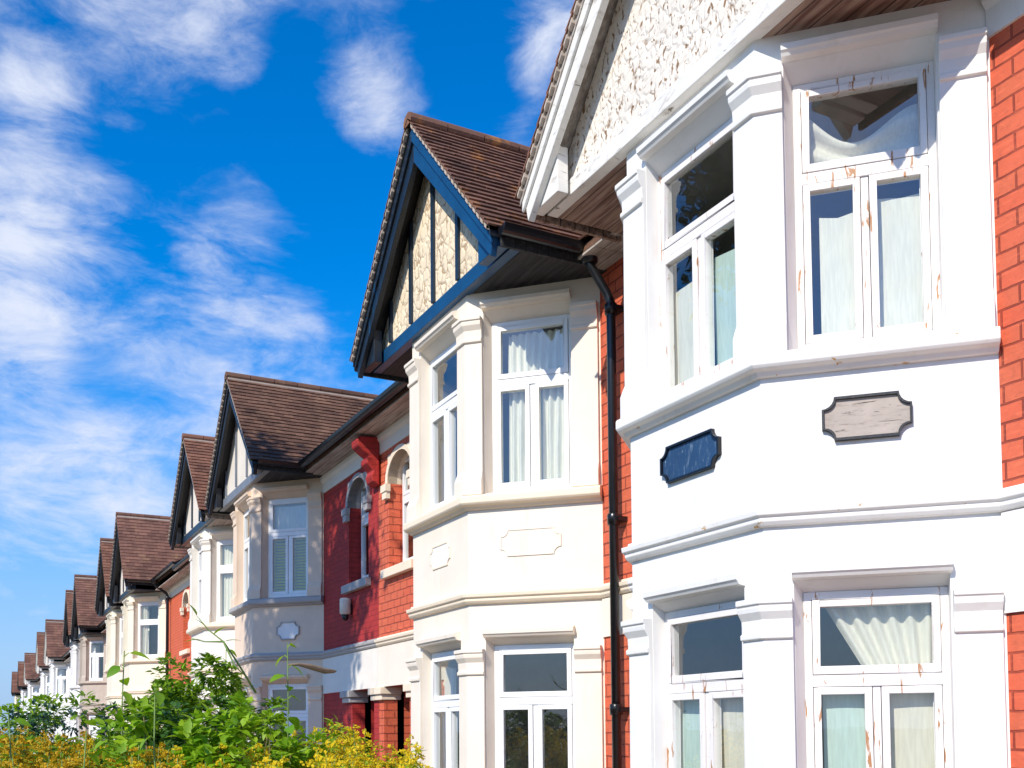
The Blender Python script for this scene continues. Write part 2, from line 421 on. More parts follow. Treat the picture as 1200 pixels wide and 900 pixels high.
def plaque(fn, uc, zc, w, h, mat, bmat, parent, th=.03):
    k = h * .27
    pts = scooped(w, h, k); pin = [(x * (1 - .05), y * (1 - .12)) for x, y in pts]
    m = MB(); n = len(pts)
    m.quad(*[fn(uc + x, th * .4, zc + y) for x, y in pin])
    o = m.build('plaque', mat, parent)
    b = MB()
    for i in range(n):
        j = (i + 1) % n
        for (A_, B_) in (((pts, .0), (pts, th)), ((pts, th), (pin, th)), ((pin, th), (pin, th * .3))):
            b.quad(fn(uc + A_[0][i][0], A_[1], zc + A_[0][i][1]), fn(uc + A_[0][j][0], A_[1], zc + A_[0][j][1]),
                   fn(uc + B_[0][j][0], B_[1], zc + B_[0][j][1]), fn(uc + B_[0][i][0], B_[1], zc + B_[0][i][1]))
    b.build('plaque_border', bmat, o)
    return o

def curtain(kind, fn, u0, u1, z0, z1, mat, label, origin, dep=.195, seed=0, name='curtain', parent=None):
    rnd = random.Random(seed); mb = MB(); nu, nz = 44, 14
    ph = rnd.uniform(0, 6)
    def pt(i, j):
        s, t = i / nu, j / nz; u = u0 + (u1 - u0) * s; z = z0 + (z1 - z0) * t; n = -dep
        if kind == 'folds':
            k = (u1 - u0) / .07
            n += .022 * sin(2 * pi * k * s + ph + .8 * sin(3 * s + 2 * t)) + .008 * sin(11 * s + 4 * t)
        elif kind == 'sheet':
            n += .008 * sin(3 * s + 5 * t + ph); z -= .02 * (1 - abs(2 * s - 1)) * (t > .95)
        elif kind == 'drape':      # gathered to one side, swinging towards the bottom right
            u = u0 + (u1 - u0) * (s * (.55 + .45 * t) + (1 - t) * .42 * (1 - .1 * s))
            n += .03 * sin(2 * pi * 6 * s + ph + t) * (.4 + .6 * t)
        elif kind == 'swag':       # cloth slung across the top light
            sag = .55 * (1 - (2 * s - 1) ** 2) * (1 - .3 * s)
            z = z0 + (z1 - z0) * (t * (1 - .75 * max(0, sin(pi * (s * .9 + .12)) ** 2 * .6 + .25 * s)))
            n += .03 * sin(14 * t + 3 * s + ph)
        return fn(u, n, z)
    for i in range(nu):
        for j in range(nz):
            mb.quad(pt(i, j), pt(i + 1, j), pt(i + 1, j + 1), pt(i, j + 1), smooth=True)
    o = mb.build(name, mat, None)
    bm = bmesh.new(); bm.from_mesh(o.data); bm.to_mesh(o.data); bm.free()
    o.location = origin; o.rotation_euler = (0, 0, pi / 2)
    tag(o, label, 'curtain'); return o

def blind(fn, u0, u1, z0, z1, mat, label, origin, dep=.205):
    mb = MB(); n = int((z1 - z0) / .05)
    for i in range(n):
        z = z0 + i * .05
        p = [fn(u0, -dep - .018, z), fn(u1, -dep - .018, z), fn(u1, -dep + .018, z + .028), fn(u0, -dep + .018, z + .028)]
        mb.quad(*p)
    for u in (u0 + .06, u1 - .06): mb.box(fn, u - .004, u + .004, -dep - .003, -dep + .003, z0, z1)
    mb.box(fn, u0, u1, -dep - .02, -dep + .02, z1, z1 + .04)
    o = mb.build('window_blind', mat); o.location = origin; o.rotation_euler = (0, 0, pi / 2)
    tag(o, label, 'blind'); return o

def half_pipe(mb, p0, p1, r=.06, seg=8):
    """open half-round gutter with a rolled lip between two points (level)"""
    p0, p1 = Vector(p0), Vector(p1); d = (p1 - p0).normalized(); s = Vector((d.y, -d.x, 0))
    prof = [(r * 1.12 * cos(pi + pi * k / seg), r * 1.12 * sin(pi + pi * k / seg)) for k in range(seg + 1)] + [(r * .95 * cos(-pi * k / seg), r * .95 * sin(-pi * k / seg)) for k in range(seg + 1)]
    prof[0] = (prof[0][0] - .008, .012); prof[seg] = (prof[seg][0] + .008, .012)
    i0 = len(mb.v); k = len(prof)
    for p in (p0, p1):
        for a, b in prof: mb.v.append(tuple(p + s * a + Vector((0, 0, b))))
    for j in range(k):
        mb.f.append((i0 + j, i0 + (j + 1) % k, i0 + k + (j + 1) % k, i0 + k + j)); mb.sm.append(False)
    for p in (p0, p1):
        half = [tuple(p + s * a + Vector((0, 0, b))) for a, b in prof[:seg + 1]]
        mb.quad(*half)

def make_house(label, c, x0, x1, door, mats, apex=8.0, eave=6.08, near=True, tile=(.11, .165), wtype='casement', plaques=None, studs=5, group='bay-fronted terraced houses', pipe=None, party_corbel=False):
    """c: street position of the bay's centre; x0,x1: party lines relative to it; door: side of the front door (-1 near, +1 far)"""
    H = thing('terraced_house', label, 'house', (WX, c, 0), pi / 2, group)
    m = mats
    # ---- bay
    mb = MB()
    for key in 'CFA':
        fn, ua, ub, sl, sr = OPEN[key]
        wall_with_openings(mb, fn, 0, fn.w, 0, ZS, [(ua, ub, LO[0], LO[1], LO[2], sl, sr), (ua, ub, UP[0], UP[1], UP[2], sl, sr)])
    bay = mb.build('bay', m['render'], H)
    # pilasters with capitals: four to a storey
    def cap(z0, z1):
        t = z1
        return [(0, z0), (.068, z0), (.068, z0 + .15), (.055, z0 + .19), (.036, z0 + .24), (.03, t - .25), (.05, t - .245), (.052, t - .215), (.036, t - .205), (.04, t - .13), (.068, t - .085), (.072, t - .06), (.072, t - .045), (.085, t - .04), (.085, t - .005), (0, t)]
    runs = [[FC.at(.02), FC.at(.32)], [FC.at(FC.w - .16), P_FF, FF.at(.235)], [FF.at(FF.w - .17), P_NF, FA.at(.162)], [FA.at(1.04), FA.at(FA.w - .02)]]
    for path in runs:
        for (z0, z1) in ((4.0, 5.73), (.55, 2.53)):
            p = MB(); p.sweep(path, cap(z0, z1)); p.build('pilaster', m['render'], bay, bevel=.006 if near else 0)
    # hood mouldings over every opening
    for key in 'CFA':
        fn, ua, ub, sl, sr = OPEN[key]
        for z in (UP[2], LO[2]):
            p = MB(); p.sweep([fn.at(ua - .01), fn.at(ub + .01)], [(0, z + .003), (.05, z + .012), (.062, z + .03), (.075, z + .04), (.078, z + .075), (.05, z + .085), (0, z + .10)])
            p.build('hood_mould', m['render'], bay)
    # continuous sill band and string course
    ext0, ext1 = (x1 - .003, 0), (x0 + .003, 0)
    p = MB(); p.sweep([(HB + .0, .0)] + BAY[1:3] + [(-HB, 0)], [(0, 3.86), (.03, 3.865), (.05, 3.89), (.085, 3.90), (.10, 3.92), (.10, 3.975), (.088, 3.99), (0, 4.015)])
    p.build('sill_band', m['trim'], bay, bevel=.005 if near else 0)
    if m.get('stringmat') != 'none':
        p = MB(); p.sweep([ext0] + BAY + [ext1], [(-.003, 2.955), (.03, 2.96), (.05, 2.985), (.05, 3.01), (.07, 3.02), (.075, 3.055), (.03, 3.065), (.028, 3.085), (-.003, 3.09)])
        p.build('string_course', m['trim'], bay, bevel=.005 if near else 0)
    # ---- main wall, both sides of the bay
    wb = MB(); fw = Face((x1, 0), (x0, 0)); U = lambda x: x1 - x
    dx = x1 if door > 0 else x0
    d0, d1 = sorted((dx - door * .20, dx - door * 1.15))
    w0, w1 = sorted((dx - door * .42, dx - door * 1.30))
    opens = [(U(d1), U(d0), .15, 2.38, 2.38, 0, 0), (U(w1), U(w0), 4.02, 5.60, 5.60, 0, 0)]
    far_o = opens if door > 0 else []; near_o = opens if door < 0 else []
    wall_with_openings(wb, fw, 0, U(HB), 0, 6.05, far_o, .20)
    wall_with_openings(wb, fw, U(-HB), U(x0), 0, 6.05, near_o, .20)
    for (a, b) in (((x1, -.001), (x1, -6)), ((x1, -6), (x0, -6)), ((x0, -6), (x0, -.001))):
        wb.quad((a[0], a[1], 0), (b[0], b[1], 0), (b[0], b[1], 6.02), (a[0], a[1], 6.02))
    wall = wb.build('wall', m['brick'], H)
    # rendered frieze under the string course, eaves band under the gutter
    for a, b in ((x1 - .003, HB), (-HB, x0 + .003)):
        if abs(a - b) > .1:
            fr = MB()
            z0 = 2.60 if not ((door > 0 and a > 0) or (door < 0 and b < 0)) else 2.384
            fr.sweep([(a, 0), (b, 0)], [(0, z0), (.018, z0), (.018, 2.953), (0, 2.953)])
            fr.build('frieze', m['trim2'], H)
    ef = MB(); a, b = (x1 - .003, HB) if door > 0 else (-HB, x0 + .003)
    ef.sweep([(a, 0), (b, 0)], [(0, 5.70), (.02, 5.70), (.024, 5.86), (.06, 5.90), (.06, 5.97), (0, 5.97)])
    ef.build('eaves_band', m['trim2'], H)
    # narrow arched window in the door-side wall
    uu0, uu1 = U(w1), U(w0); nw = make_window(fw, uu0 + .03, uu1 - .03, 4.03, 5.59, 5.0, H, 'frame_white', m['glass'], 'sash', .2)
    sl = MB(); sl.box(fw, uu0 - .12, uu1 + .12, .0, .09, 3.88, 4.005); sl.build('window_sill', m['sill2'], nw, bevel=.01)
    ar = MB(); cu = (uu0 + uu1) / 2; rw = (uu1 - uu0) / 2
    K = 12        # arched head: spandrels filled round a segmental arch
    for k in range(K):
        t0, t1 = pi * k / K, pi * (k + 1) / K
        I = lambda t, n: fw(cu - cos(t) * rw, n, 5.22 + sin(t) * .36)
        O = lambda t, n: fw(cu - cos(t) * (rw + .07), n, 5.22 + sin(t) * .43 if True else 0)
        E_ = lambda t, n: fw(cu - cos(t) * rw, n, 5.602)
        ar.hexa([I(t0, -.19), I(t1, -.19), O(t0, .002), O(t1, .002), I(t0, .03), I(t1, .03), O(t0, .034), O(t1, .034)])
        ar.hexa([I(t0, -.12), I(t1, -.12), E_(t0, -.12), E_(t1, -.12), I(t0, .018), I(t1, .018), E_(t0, .018), E_(t1, .018)])
    for sgn in (-1, 1):
        e = cu + sgn * (rw + .04)
        ar.box(fw, e - .10, e + .10, .001, .075, 5.10, 5.20); ar.box(fw, e - .08, e + .08, .001, .06, 5.00, 5.10); 
    ar.build('arch_hood', m['trim'], nw)
    # door, its recess and the porch piers' caps
    fu0, fu1 = U(d1), U(d0)
    pr = MB()
    D = .85
    pr.quad(fw(fu0, -.2, .15), fw(fu0, -.2, 2.38), fw(fu0, -D, 2.38), fw(fu0, -D, .15)); pr.quad(fw(fu1, -.2, .15), fw(fu1, -D, .15), fw(fu1, -D, 2.38), fw(fu1, -.2, 2.38))
    pr.quad(fw(fu0, -.2, 2.38), fw(fu1, -.2, 2.38), fw(fu1, -D, 2.38), fw(fu0, -D, 2.38)); pr.quad(fw(fu0, -.2, .15), fw(fu0, -D, .15), fw(fu1, -D, .15), fw(fu1, -.2, .15))
    pr.build('porch_recess', m['brick'], H)
    dr = MB(); dr.box(fw, fu0, fu1, -D - .05, -D, .15, 2.38)
    for k in (0, 1):
        for z0, z1 in ((.35, 1.0), (1.15, 2.1)):
            a = fu0 + .1 + k * .42; dr.box(fw, a, a + .33, -D + .001, -D + .02, z0, z1)
    do = dr.build('front_door', 'door_green', H)
    kn = MB(); kn.tube([fw(fu0 + .08, -D, 1.05), fw(fu0 + .08, -D + .05, 1.05)], [.02, .03]); kn.build('door_knob', 'mortar', do)
    for (a, b) in ((fu0 - .34, fu0 + .02), (fu1 - .02, fu1 + .19)):
        pc = MB()
        pc.box(fw, a, b, -.25, .05, 2.20, 2.28); pc.box(fw, a - .03, b + .03, -.25, .08, 2.28, 2.381)
        pc.build('pier_cap', m['trim'], H, bevel=.008)
    # ---- the bay's windows
    for key in 'CFA':
        fn, ua, ub, sl_, sr_ = OPEN[key]
        if key == 'C' and not near: continue
        for z in (UP, LO):
            make_window(fn, ua + sl_, ub - sr_, z[0] + (.0), z[1], z[3], H, m['frame'], m['glass'], wtype)
    # ---- rooms behind them
    ins = [(HB - .45, -.1), (HW - .08, S - .25), (-HW + .08, S - .25), (-HB + .45, -.1), (-HB + .45, -3.2), (HB - .45, -3.2)]
    for z0, z1 in ((.3, 2.85), (3.25, 5.85)):
        rm = MB(); n = len(ins)
        out = [(HB - .02, -.03), (HW - .01, S - .19), (-HW + .01, S - .19), (-HB + .02, -.03), (-HB + .02, -3.2), (HB - .02, -3.2)]
        for i in (3, 4, 5):
            a, b = out[i], out[(i + 1) % n]; rm.quad((a[0], a[1], z0), (b[0], b[1], z0), (b[0], b[1], z1), (a[0], a[1], z1))
        rm.quad(*[(a, b, z0) for a, b in out]); rm.quad(*[(a, b, z1) for a, b in out])
        rm.build('room', 'room', H)
    # ---- gable: wall, tie beam, studs, bargeboards, soffit
    gx = 1.74; sl = (apex - eave) / 1.80
    yg = S + .035
    g = MB()
    ztop = lambda x: eave + (1.80 - abs(x)) * sl - .10
    tri = [(-gx + .08, 6.10), (gx - .08, 6.10), (gx - .08, ztop(gx - .08)), (0, ztop(0)), (-gx + .08, ztop(gx - .08))]
    g.quad(*[(x, yg, z) for x, z in tri]); g.build('gable_wall', m['gable'], H)
    tb = MB(); tb.box(XYZ, -gx, gx, S - .03, S + .07, 5.97, 6.12 if studs else 6.10); tb.build('tie_beam', m['timber'], H, bevel=.006)
    for k in range(studs):
        x = -1.2 + 2.4 * k / max(1, studs - 1)
        if ztop(x) - 6.15 < .2: continue
        st = MB(); st.box(XYZ, x - .03, x + .03, yg + .001, yg + .03, 6.151, ztop(x)); st.build('gable_stud', m['timber2'], H)
    nx, nz = sl / sqrt(1 + sl * sl), 1 / sqrt(1 + sl * sl)
    for sg in (-1, 1):
        bb = MB()
        ex, ez = 1.80 - .03, eave - .06 + .03 * sl
        a0 = (sg * ex, ez); a1 = (0, apex - .06)
        dpt = .25
        b1 = (0, apex - .06 - dpt / nz); b0 = (sg * (ex - .05), ez - dpt * .72)
        for (ya, yb, q0, q1) in ((1.13, 1.19, b0, b1), (1.191, 1.215, (sg * (ex + .005), ez - dpt * .36), (0, apex - .06 - dpt * .42 / nz))):
            bb.hexa([(q0[0], ya, q0[1]), (q1[0], ya, q1[1]), (a0[0], ya, a0[1]), (a1[0], ya, a1[1]), (q0[0], yb, q0[1]), (q1[0], yb, q1[1]), (a0[0], yb, a0[1]), (a1[0], yb, a1[1])])
        # box end of the eave behind the board
        bb.hexa([(sg * (ex - .02), S + .10, 5.96), (sg * (ex - .42), S + .10, 5.96), (sg * (ex - .02), S + .10, eave - .05), (sg * (ex - .42), S + .10, eave + .25),
                 (sg * (ex - .02), 1.128, 5.96), (sg * (ex - .42), 1.128, 5.96), (sg * (ex - .02), 1.128, eave - .05), (sg * (ex - .42), 1.128, eave + .25)])
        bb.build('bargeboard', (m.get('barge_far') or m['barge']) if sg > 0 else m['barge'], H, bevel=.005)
    so = MB(); so.box(XYZ, -gx, gx, .0, S - .035, ZS - .005, ZS + .02)
    so.build('soffit', m['soffit'], H)
    # ---- roof
    ms = .66
    yv = lambda ax: .40 - (1.80 - ax) * sl / ms           # valley line
    rf = MB(); yb = yv(0) - .05; yF = 1.26; slen = sqrt(1.80 ** 2 + (apex - eave) ** 2)
    for sg in (-1, 1):
        Vd = Vector((-sg * 1.80, 0, apex - eave)).normalized()
        org = Vector((sg * 1.80, yF, eave))
        tile_slope(rf, org, (0, -1, 0), Vd, yF - yb, slen, tile[0], tile[1],
                   keep=lambda u, v: (yF - u) > yv(1.80 - v * 1.80 / slen) - .12)
    roof = rf.build('gable_roof', m['tile'], H, recalc=False)
    dk = MB()        # roof boarding under the tiles
    for sg in (-1, 1):
        A = (sg * 1.79, 1.225, eave - .012); B = (0, 1.225, apex - .014); C_ = (0, yv(0), apex - .014); D_ = (sg * 1.79, yv(1.79), eave - .012)
        dk.hexa([A, B, D_, C_, tuple(Vector(A) - Vector((0, 0, .05))), tuple(Vector(B) - Vector((0, 0, .05))), tuple(Vector(D_) - Vector((0, 0, .05))), tuple(Vector(C_) - Vector((0, 0, .05)))])
    dk.build('roof_boarding', 'timber_black' if m['soffit'] != 'soffit_brown' else 'soffit_grey', roof)
    rows = int(slen / tile[0])
    for sg in (-1, 1):
        vm = MB(); sec = []
        for r in range(rows):
            for q, dz in ((.30, .034), (.86, .034), (.88, .012), (1.28, .012)):
                t = (r + q) * tile[0] / slen
                if t > .985: break
                sec.append((sg * 1.80 * (1 - t), eave + (apex - eave) * t, dz + random.uniform(-.004, .004)))
        i0 = len(vm.v)
        for x, z, dz in sec:
            yo = 1.257 if dz > .02 else 1.246
            vm.v += [(x, 1.226, z - dz), (x, yo, z - dz), (x, yo, z - .002), (x, 1.226, z - .002)]
        for k in range(len(sec) - 1):
            for j in range(4):
                p_, q_ = i0 + k * 4 + j, i0 + k * 4 + (j + 1) % 4
                vm.f.append((p_, q_, q_ + 4, p_ + 4)); vm.sm.append(False)
        vm.build('verge_pointing', 'mortar', roof, recalc=False)
    rg = MB(); y = yF; L_ = .42
    while y > yb + .05:
        y2 = max(yb, y - L_ + .012); rr = .105
        prof = [(rr * cos(R(a)), .0 + rr * .8 * sin(R(a))) for a in (-35, -5, 25, 55, 90, 125, 155, 185, 215)]
        for (ya, ybk, k) in ((y, y2, 1.0),):
            i0 = len(rg.v); n = len(prof)
            for q in (ya, ybk):
                for a, b in prof: rg.v.append((a * k, q, apex + b * k - .012))
            for j in range(n - 1): rg.f.append((i0 + j, i0 + j + 1, i0 + n + j + 1, i0 + n + j)); rg.sm.append(False)
            rg.f.append(tuple(i0 + j for j in range(n))); rg.sm.append(False)
        y -= L_
    rg.build('ridge_tiles', m['tile'], roof, recalc=False)
    for sg in (-1, 1):
        if m['tile'] == 'tiles_brown': continue
        rl = MB(); rl.box(XYZ, sg * .10 - .012, sg * .10 + .012, yb + .1, yF - .02, apex - .13, apex - .058); rl.build('ridge_pointing', 'mortar', roof)
    # main roof above the wall, ridge parallel to the street
    mr = MB(); zr = 8.58 + (apex - 8.0) * .9; yr = .40 - (zr - eave) / ms; ml = sqrt((zr - eave) ** 2 + (zr - eave) ** 2 / ms ** 2); cs = (zr - eave) / ml
    Vd = Vector((0, -(zr - eave) / ms, zr - eave)).normalized()
    def keepm(u, v):
        x = x0 + u; z = eave + v * cs
        return abs(x) > 1.80 - (z - eave) / sl - .10
    tile_slope(mr, (x0, .40, eave), (1, 0, 0), Vd, x1 - x0, ml, tile[0] * 1.05, tile[1] * 1.1, keep=keepm)
    mro = mr.build('main_roof', m['tile'], H, recalc=False)
    uk = MB()
    e2 = eave - .02
    uk.hexa([(x0, .36, e2 - .06), (x1, .36, e2 - .06), (x0, .36, e2), (x1, .36, e2), (x0, yr, zr - .08), (x1, yr, zr - .08), (x0, yr, zr - .02), (x1, yr, zr - .02)])
    uk.build('roof_boarding', 'tiles_dark', mro); uk = MB()
    uk.hexa([(x0, yr - .001, zr - .08), (x1, yr - .001, zr - .08), (x0, yr - .001, zr - .02), (x1, yr - .001, zr - .02), (x0, -6.2, 6.0), (x1, -6.2, 6.0), (x0, -6.2, 6.06), (x1, -6.2, 6.06)])
    uk.build('rear_roof', 'tiles_dark', mro)
    for a, b in ((HB + .12, x1 - .003), (x0 + .003, -HB - .12)):
        if b - a > .1:
            es = MB(); es.box(XYZ, a, b, .022, .36, 5.975, 5.995); es.build('eaves_soffit', m['soffit2'], H)
    # gutters and rainwater pipe
    for a, b in ((1.93, x1 - .003), (x0 + .003, -1.93)):
        if b - a > .45:
            gr = MB(); half_pipe(gr, (a, .46, eave - .01), (b, .46, eave - .01)); gr.build('gutter', m['gutter'] or 'iron_black', H)
    for sg in (-1, 1):
        fa = MB(); fa.box(XYZ, sg * 1.80 - .015, sg * 1.80 + .015, .24, 1.125, eave - .14, eave - .03); fa.build('fascia_board', m['soffit'], H)
        if m['gutter'] is None: continue
        sgm = MB(); half_pipe(sgm, (sg * 1.875, 1.16, eave - .01), (sg * 1.875, .22, eave - .01)); sgm.build('gutter', m['gutter'], H)
    if pipe is not None:
        x = pipe; pm = MB()
        gx_ = -1.875 if abs(x + 1.85) < .2 else x; gy_ = .27 if abs(x + 1.85) < .2 else .46
        pts = [(gx_, gy_, eave - .03), (gx_, gy_, eave - .15), (gx_ * .8 + x * .2, gy_ - .03, eave - .21), (gx_ * .15 + x * .85, .13, eave - .42), (x, .10, eave - .50), (x, .10, eave - .60), (x, .10, .1)]
        pm.tube(pts, .041, 12)
        dp = pm.build('downpipe', 'iron_black', H)
        for z in (eave - .04,):
            k = MB(); k.tube([(gx_, gy_, z - .11), (gx_, gy_, z - .10), (gx_, gy_, z + .02), (gx_, gy_, z + .03)], [.055, .072, .085, .085], 12); k.build('outlet', 'iron_black', dp)
        for z in (eave - .56, 3.62, 1.93):
            k = MB(); k.tube([(x, .10, z - .05), (x, .10, z - .05), (x, .10, z + .04), (x, .10, z + .05)], [.045, .056, .058, .05], 12)
            k.box(XYZ, x - .075, x + .075, .0, .10, z - .02, z + .02); k.build('pipe_collar', 'iron_black', dp)
    if party_corbel:
        x = dx - .0; cb = MB()
        prof = [(.0, 5.25), (.10, 5.30), (.13, 5.38), (.10, 5.46), (.14, 5.50), (.20, 5.56), (.19, 5.64), (.15, 5.66), (.24, 5.72), (.33, 5.80), (.34, 5.88), (.30, 5.93), (.0, 5.95)]
        i0 = len(cb.v)
        for xx in (x - .13, x + .13): cb.v += [(xx, y + .026, z) for y, z in prof]
        n = len(prof)
        for j in range(n): cb.f.append((i0 + j, i0 + (j + 1) % n, i0 + n + (j + 1) % n, i0 + n + j)); cb.sm.append(False)
        cb.f.append(tuple(range(i0, i0 + n))); cb.f.append(tuple(range(i0 + n, i0 + 2 * n))); cb.sm += [False, False]
        cb.build('corbel', m['brick'], H, bevel=.02)
    # plaques on the apron between the storeys
    for (fk, uc, zc, w, h, pm_, bm_) in plaques or []:
        plaque({'A': FA, 'F': FF}[fk], uc, zc, w, h, pm_, bm_, H, .010 if 'cream' in bm_ else .03)
    return H

def mats(render, trim, brick, timber, timber2, barge, gable, tile, soffit, soffit2='soffit_grey', frame='frame_white', glass='glass', gutter='iron_black', trim2=None, sill2=None):
    return dict(render=render, trim=trim, trim2=trim2 or render, brick=brick, timber=timber, timber2=timber2, barge=barge, gable=gable, tile=tile, soffit=soffit, soffit2=soffit2, frame=frame, glass=glass, gutter=gutter, sill2=sill2 or trim)

C1, C2, C3, C4, C5, C6, C7, C8 = 5.38, 9.50, 17.93, 22.05, 33.2, 37.5, 47.4, 51.9
CS = [C1, C2, C3, C4, C5, C6, C7, C8, 66.5, 75.5, 93.0, 106.0, 122.0]
PL = [0.4] + [(a + b) / 2 for a, b in zip(CS, CS[1:])] + [131.0]
PL[2] = 13.74; PL[1] = 7.40
spec = [
 ('white rendered bay-fronted house with peeling window frames and two scooped plaques', mats('render_white', 'trim_white', 'brick_orange', 'timber_white', 'timber_white', 'timber_white', 'roughcast_white', 'tiles_red', 'soffit_brown', frame='frame_worn', glass='glass', gutter=None)),
 ('cream bay-fronted house with blue gable timbers and a tall black downpipe', mats('render_cream', 'trim_cream', 'brick_orange', 'timber_blue', 'timber_navy', 'timber_blue', 'roughcast_cream', 'tiles_brown', 'soffit_black')),
 ('shaded grey-beige bay-fronted house with olive slatted blinds beside the shaded red wall', mats('render_greige', 'trim_grey', 'brick_red_shade', 'timber_grey', 'timber_grey', 'timber_black', 'plaster_cream', 'tiles_dark', 'soffit_black', trim2='render_ivory', sill2='trim_grey')),
 ('cream bay house with ragged black gable edge right behind the grey-beige house', mats('render_ivory', 'trim_cream', 'brick_rust', 'timber_navy', 'timber_navy', 'timber_black', 'plaster_cream', 'tiles_red', 'soffit_grey')),
 ('cream bay house with broad maroon roof and bright orange brick beside its bay', mats('render_straw', 'trim_cream', 'brick_rust', 'timber_black', 'timber_black', 'timber_black', 'plaster_cream', 'tiles_maroon', 'soffit_black')),
 ('straw coloured bay house with narrow dark gable, directly behind the broad maroon roof', mats('render_straw', 'trim_cream', 'brick_rust', 'timber_black', 'timber_black', 'timber_black', 'plaster_cream', 'tiles_red', 'soffit_black')),
 ('stone beige bay house with plain brown roof and grey framed window', mats('render_stone', 'render_stone', 'brick_rust', 'timber_black', 'timber_black', 'timber_black', 'plaster_cream', 'tiles_maroon', 'soffit_black')),
 ('chalk white bay house with black eaves moulding behind the stone beige house', mats('render_chalk', 'render_chalk', 'brick_rust', 'timber_black', 'timber_black', 'timber_black', 'plaster_cream', 'tiles_red', 'soffit_black')),
 ('small distant white bay house, first one beyond the black-eaved chalk white house', mats('render_chalk', 'render_chalk', 'brick_rust', 'timber_white', 'timber_white', 'timber_white', 'plaster_cream', 'tiles_maroon', 'soffit_grey')),
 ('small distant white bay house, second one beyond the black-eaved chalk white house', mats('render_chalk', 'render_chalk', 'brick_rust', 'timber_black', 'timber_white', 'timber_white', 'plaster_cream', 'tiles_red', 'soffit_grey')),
 ('tiny distant house with brown roof, third from the far end of the terrace', mats('render_chalk', 'render_chalk', 'brick_rust', 'timber_white', 'timber_white', 'timber_white', 'plaster_cream', 'tiles_maroon', 'soffit_grey')),
 ('tiny distant house with dark gable edge, second from the far end of the terrace', mats('render_chalk', 'render_chalk', 'brick_rust', 'timber_black', 'timber_black', 'timber_black', 'plaster_cream', 'tiles_red', 'soffit_black')),
 ('tiny distant reddish house closing the far end of the terrace', mats('render_straw', 'render_chalk', 'brick_rust', 'timber_black', 'timber_black', 'timber_black', 'plaster_cream', 'tiles_red', 'soffit_black')),
]
houses = []
for i, (c, (lab, mm)) in enumerate(zip(CS, spec)):
    door = -1 if i % 2 == 0 else 1
    pls = {0: [('F', .70, 3.55, .62, .25, 'plaque_blue', 'iron_black'), ('A', .60, 3.57, .50, .26, 'plaque_wood', 'timber_black')],
           1: [('F', .72, 3.53, .5, .24, 'plaque_pale', 'trim_cream'), ('A', .62, 3.53, .6, .26, 'render_cream', 'render_cream')],
           2: [('A', .66, 3.45, .42, .30, 'plaque_pale', 'trim_grey')]}.get(i)
    if i >= 7: mm['brick'] = 'render_chalk'
    if i == 1: mm['brick'] = 'brick_orange'; mm['barge_far'] = 'timber_blue_shade'
    h = make_house(lab, c, PL[i] - c, PL[i + 1] - c, door, mm, apex=8.0 if i < 4 else 8.5 + (0, -.06, .06, -.04, .05, .1, -.05, .08, 0)[i - 4], eave=6.08 if i < 4 else 6.25,
                   near=i < 3, tile=(.11, .165) if i < 4 else ((.14, .24) if i < 8 else (.2, .4)),
                   wtype='casement' if i not in (3, 4, 5) else 'sash', plaques=pls, studs={0: 0, 1: 5}.get(i, 4),
                   pipe={1: PL[1] + .15 - c, 4: -2.3}.get(i), party_corbel=i in (2,))
    houses.append(h)

# ------------------------------------------------------------------ curtains and blinds
O1, O2, O3, O4, O5 = [(WX, c, 0) for c in (C1, C2, C3, C4, C5)]
cu = curtain
# nearest house, upper storey
cu('swag', FA, .24, .98, 5.10, 5.62, 'curtain_cream', 'rumpled cream cloth slung across the top light of the white bay, upper right window', O1, seed=1)
cu('sheet', FA, .36, .58, 4.02, 4.90, 'curtain_white', 'pale net curtain behind the left casement of the white bay, upper right window', O1, seed=2)
cu('sheet', FA, .69, .98, 4.02, 4.96, 'curtain_white', 'pale net curtain behind the right casement of the white bay, upper right window', O1, seed=3)
cu('sheet', FF, -.10, .58, 4.02, 4.86, 'curtain_white', 'pale net curtain behind the left casement of the white bay, upper left window', O1, seed=4)
cu('sheet', FF, .73, 1.18, 4.02, 4.92, 'curtain_mint', 'mint curtain behind the right casement of the white bay, upper left window', O1, seed=5)
# nearest house, ground floor
cu('drape', FA, .30, 1.0, 2.04, 2.56, 'curtain_cream', 'cream curtain hanging askew in the top light of the white bay, lower right window', O1, seed=6)
cu('sheet', FA, .32, .58, .95, 1.98, 'curtain_mint', 'mint curtain behind the left casement of the white bay, lower right window', O1, seed=7)
cu('sheet', FA, .68, 1.0, .95, 2.02, 'curtain_cream', 'plain cream curtain behind the right casement of the white bay, lower right window', O1, seed=8)
cu('sheet', FF, .0, .58, .95, 2.0, 'curtain_mint', 'mint curtain behind the left casement of the white bay, lower left window', O1, seed=9)
cu('sheet', FF, .70, 1.18, .95, 2.0, 'curtain_cream', 'cream curtain behind the right casement of the white bay, lower left window', O1, seed=10)
# cream house
cu('folds', FA, .36, .95, 5.10, 5.60, 'curtain_white', 'white pleated curtain in the top light of the cream bay, upper right window', O2, seed=11)
cu('folds', FA, .36, .58, 4.0, 5.06, 'curtain_white', 'white pleated curtain behind the left casement of the cream bay, upper right window', O2, seed=12)
cu('folds', FA, .64, .95, 4.0, 5.06, 'curtain_white', 'white pleated curtain behind the right casement of the cream bay, upper right window', O2, seed=13)
cu('folds', FF, -.15, .30, 4.0, 5.66, 'curtain_tan', 'tan pleated curtain at the side of the cream bay, upper left window', O2, seed=14)
cu('folds', FF, -.10, .30, .95, 2.56, 'curtain_tan', 'tan pleated curtain in the cream bay, lower left window', O2, seed=15)
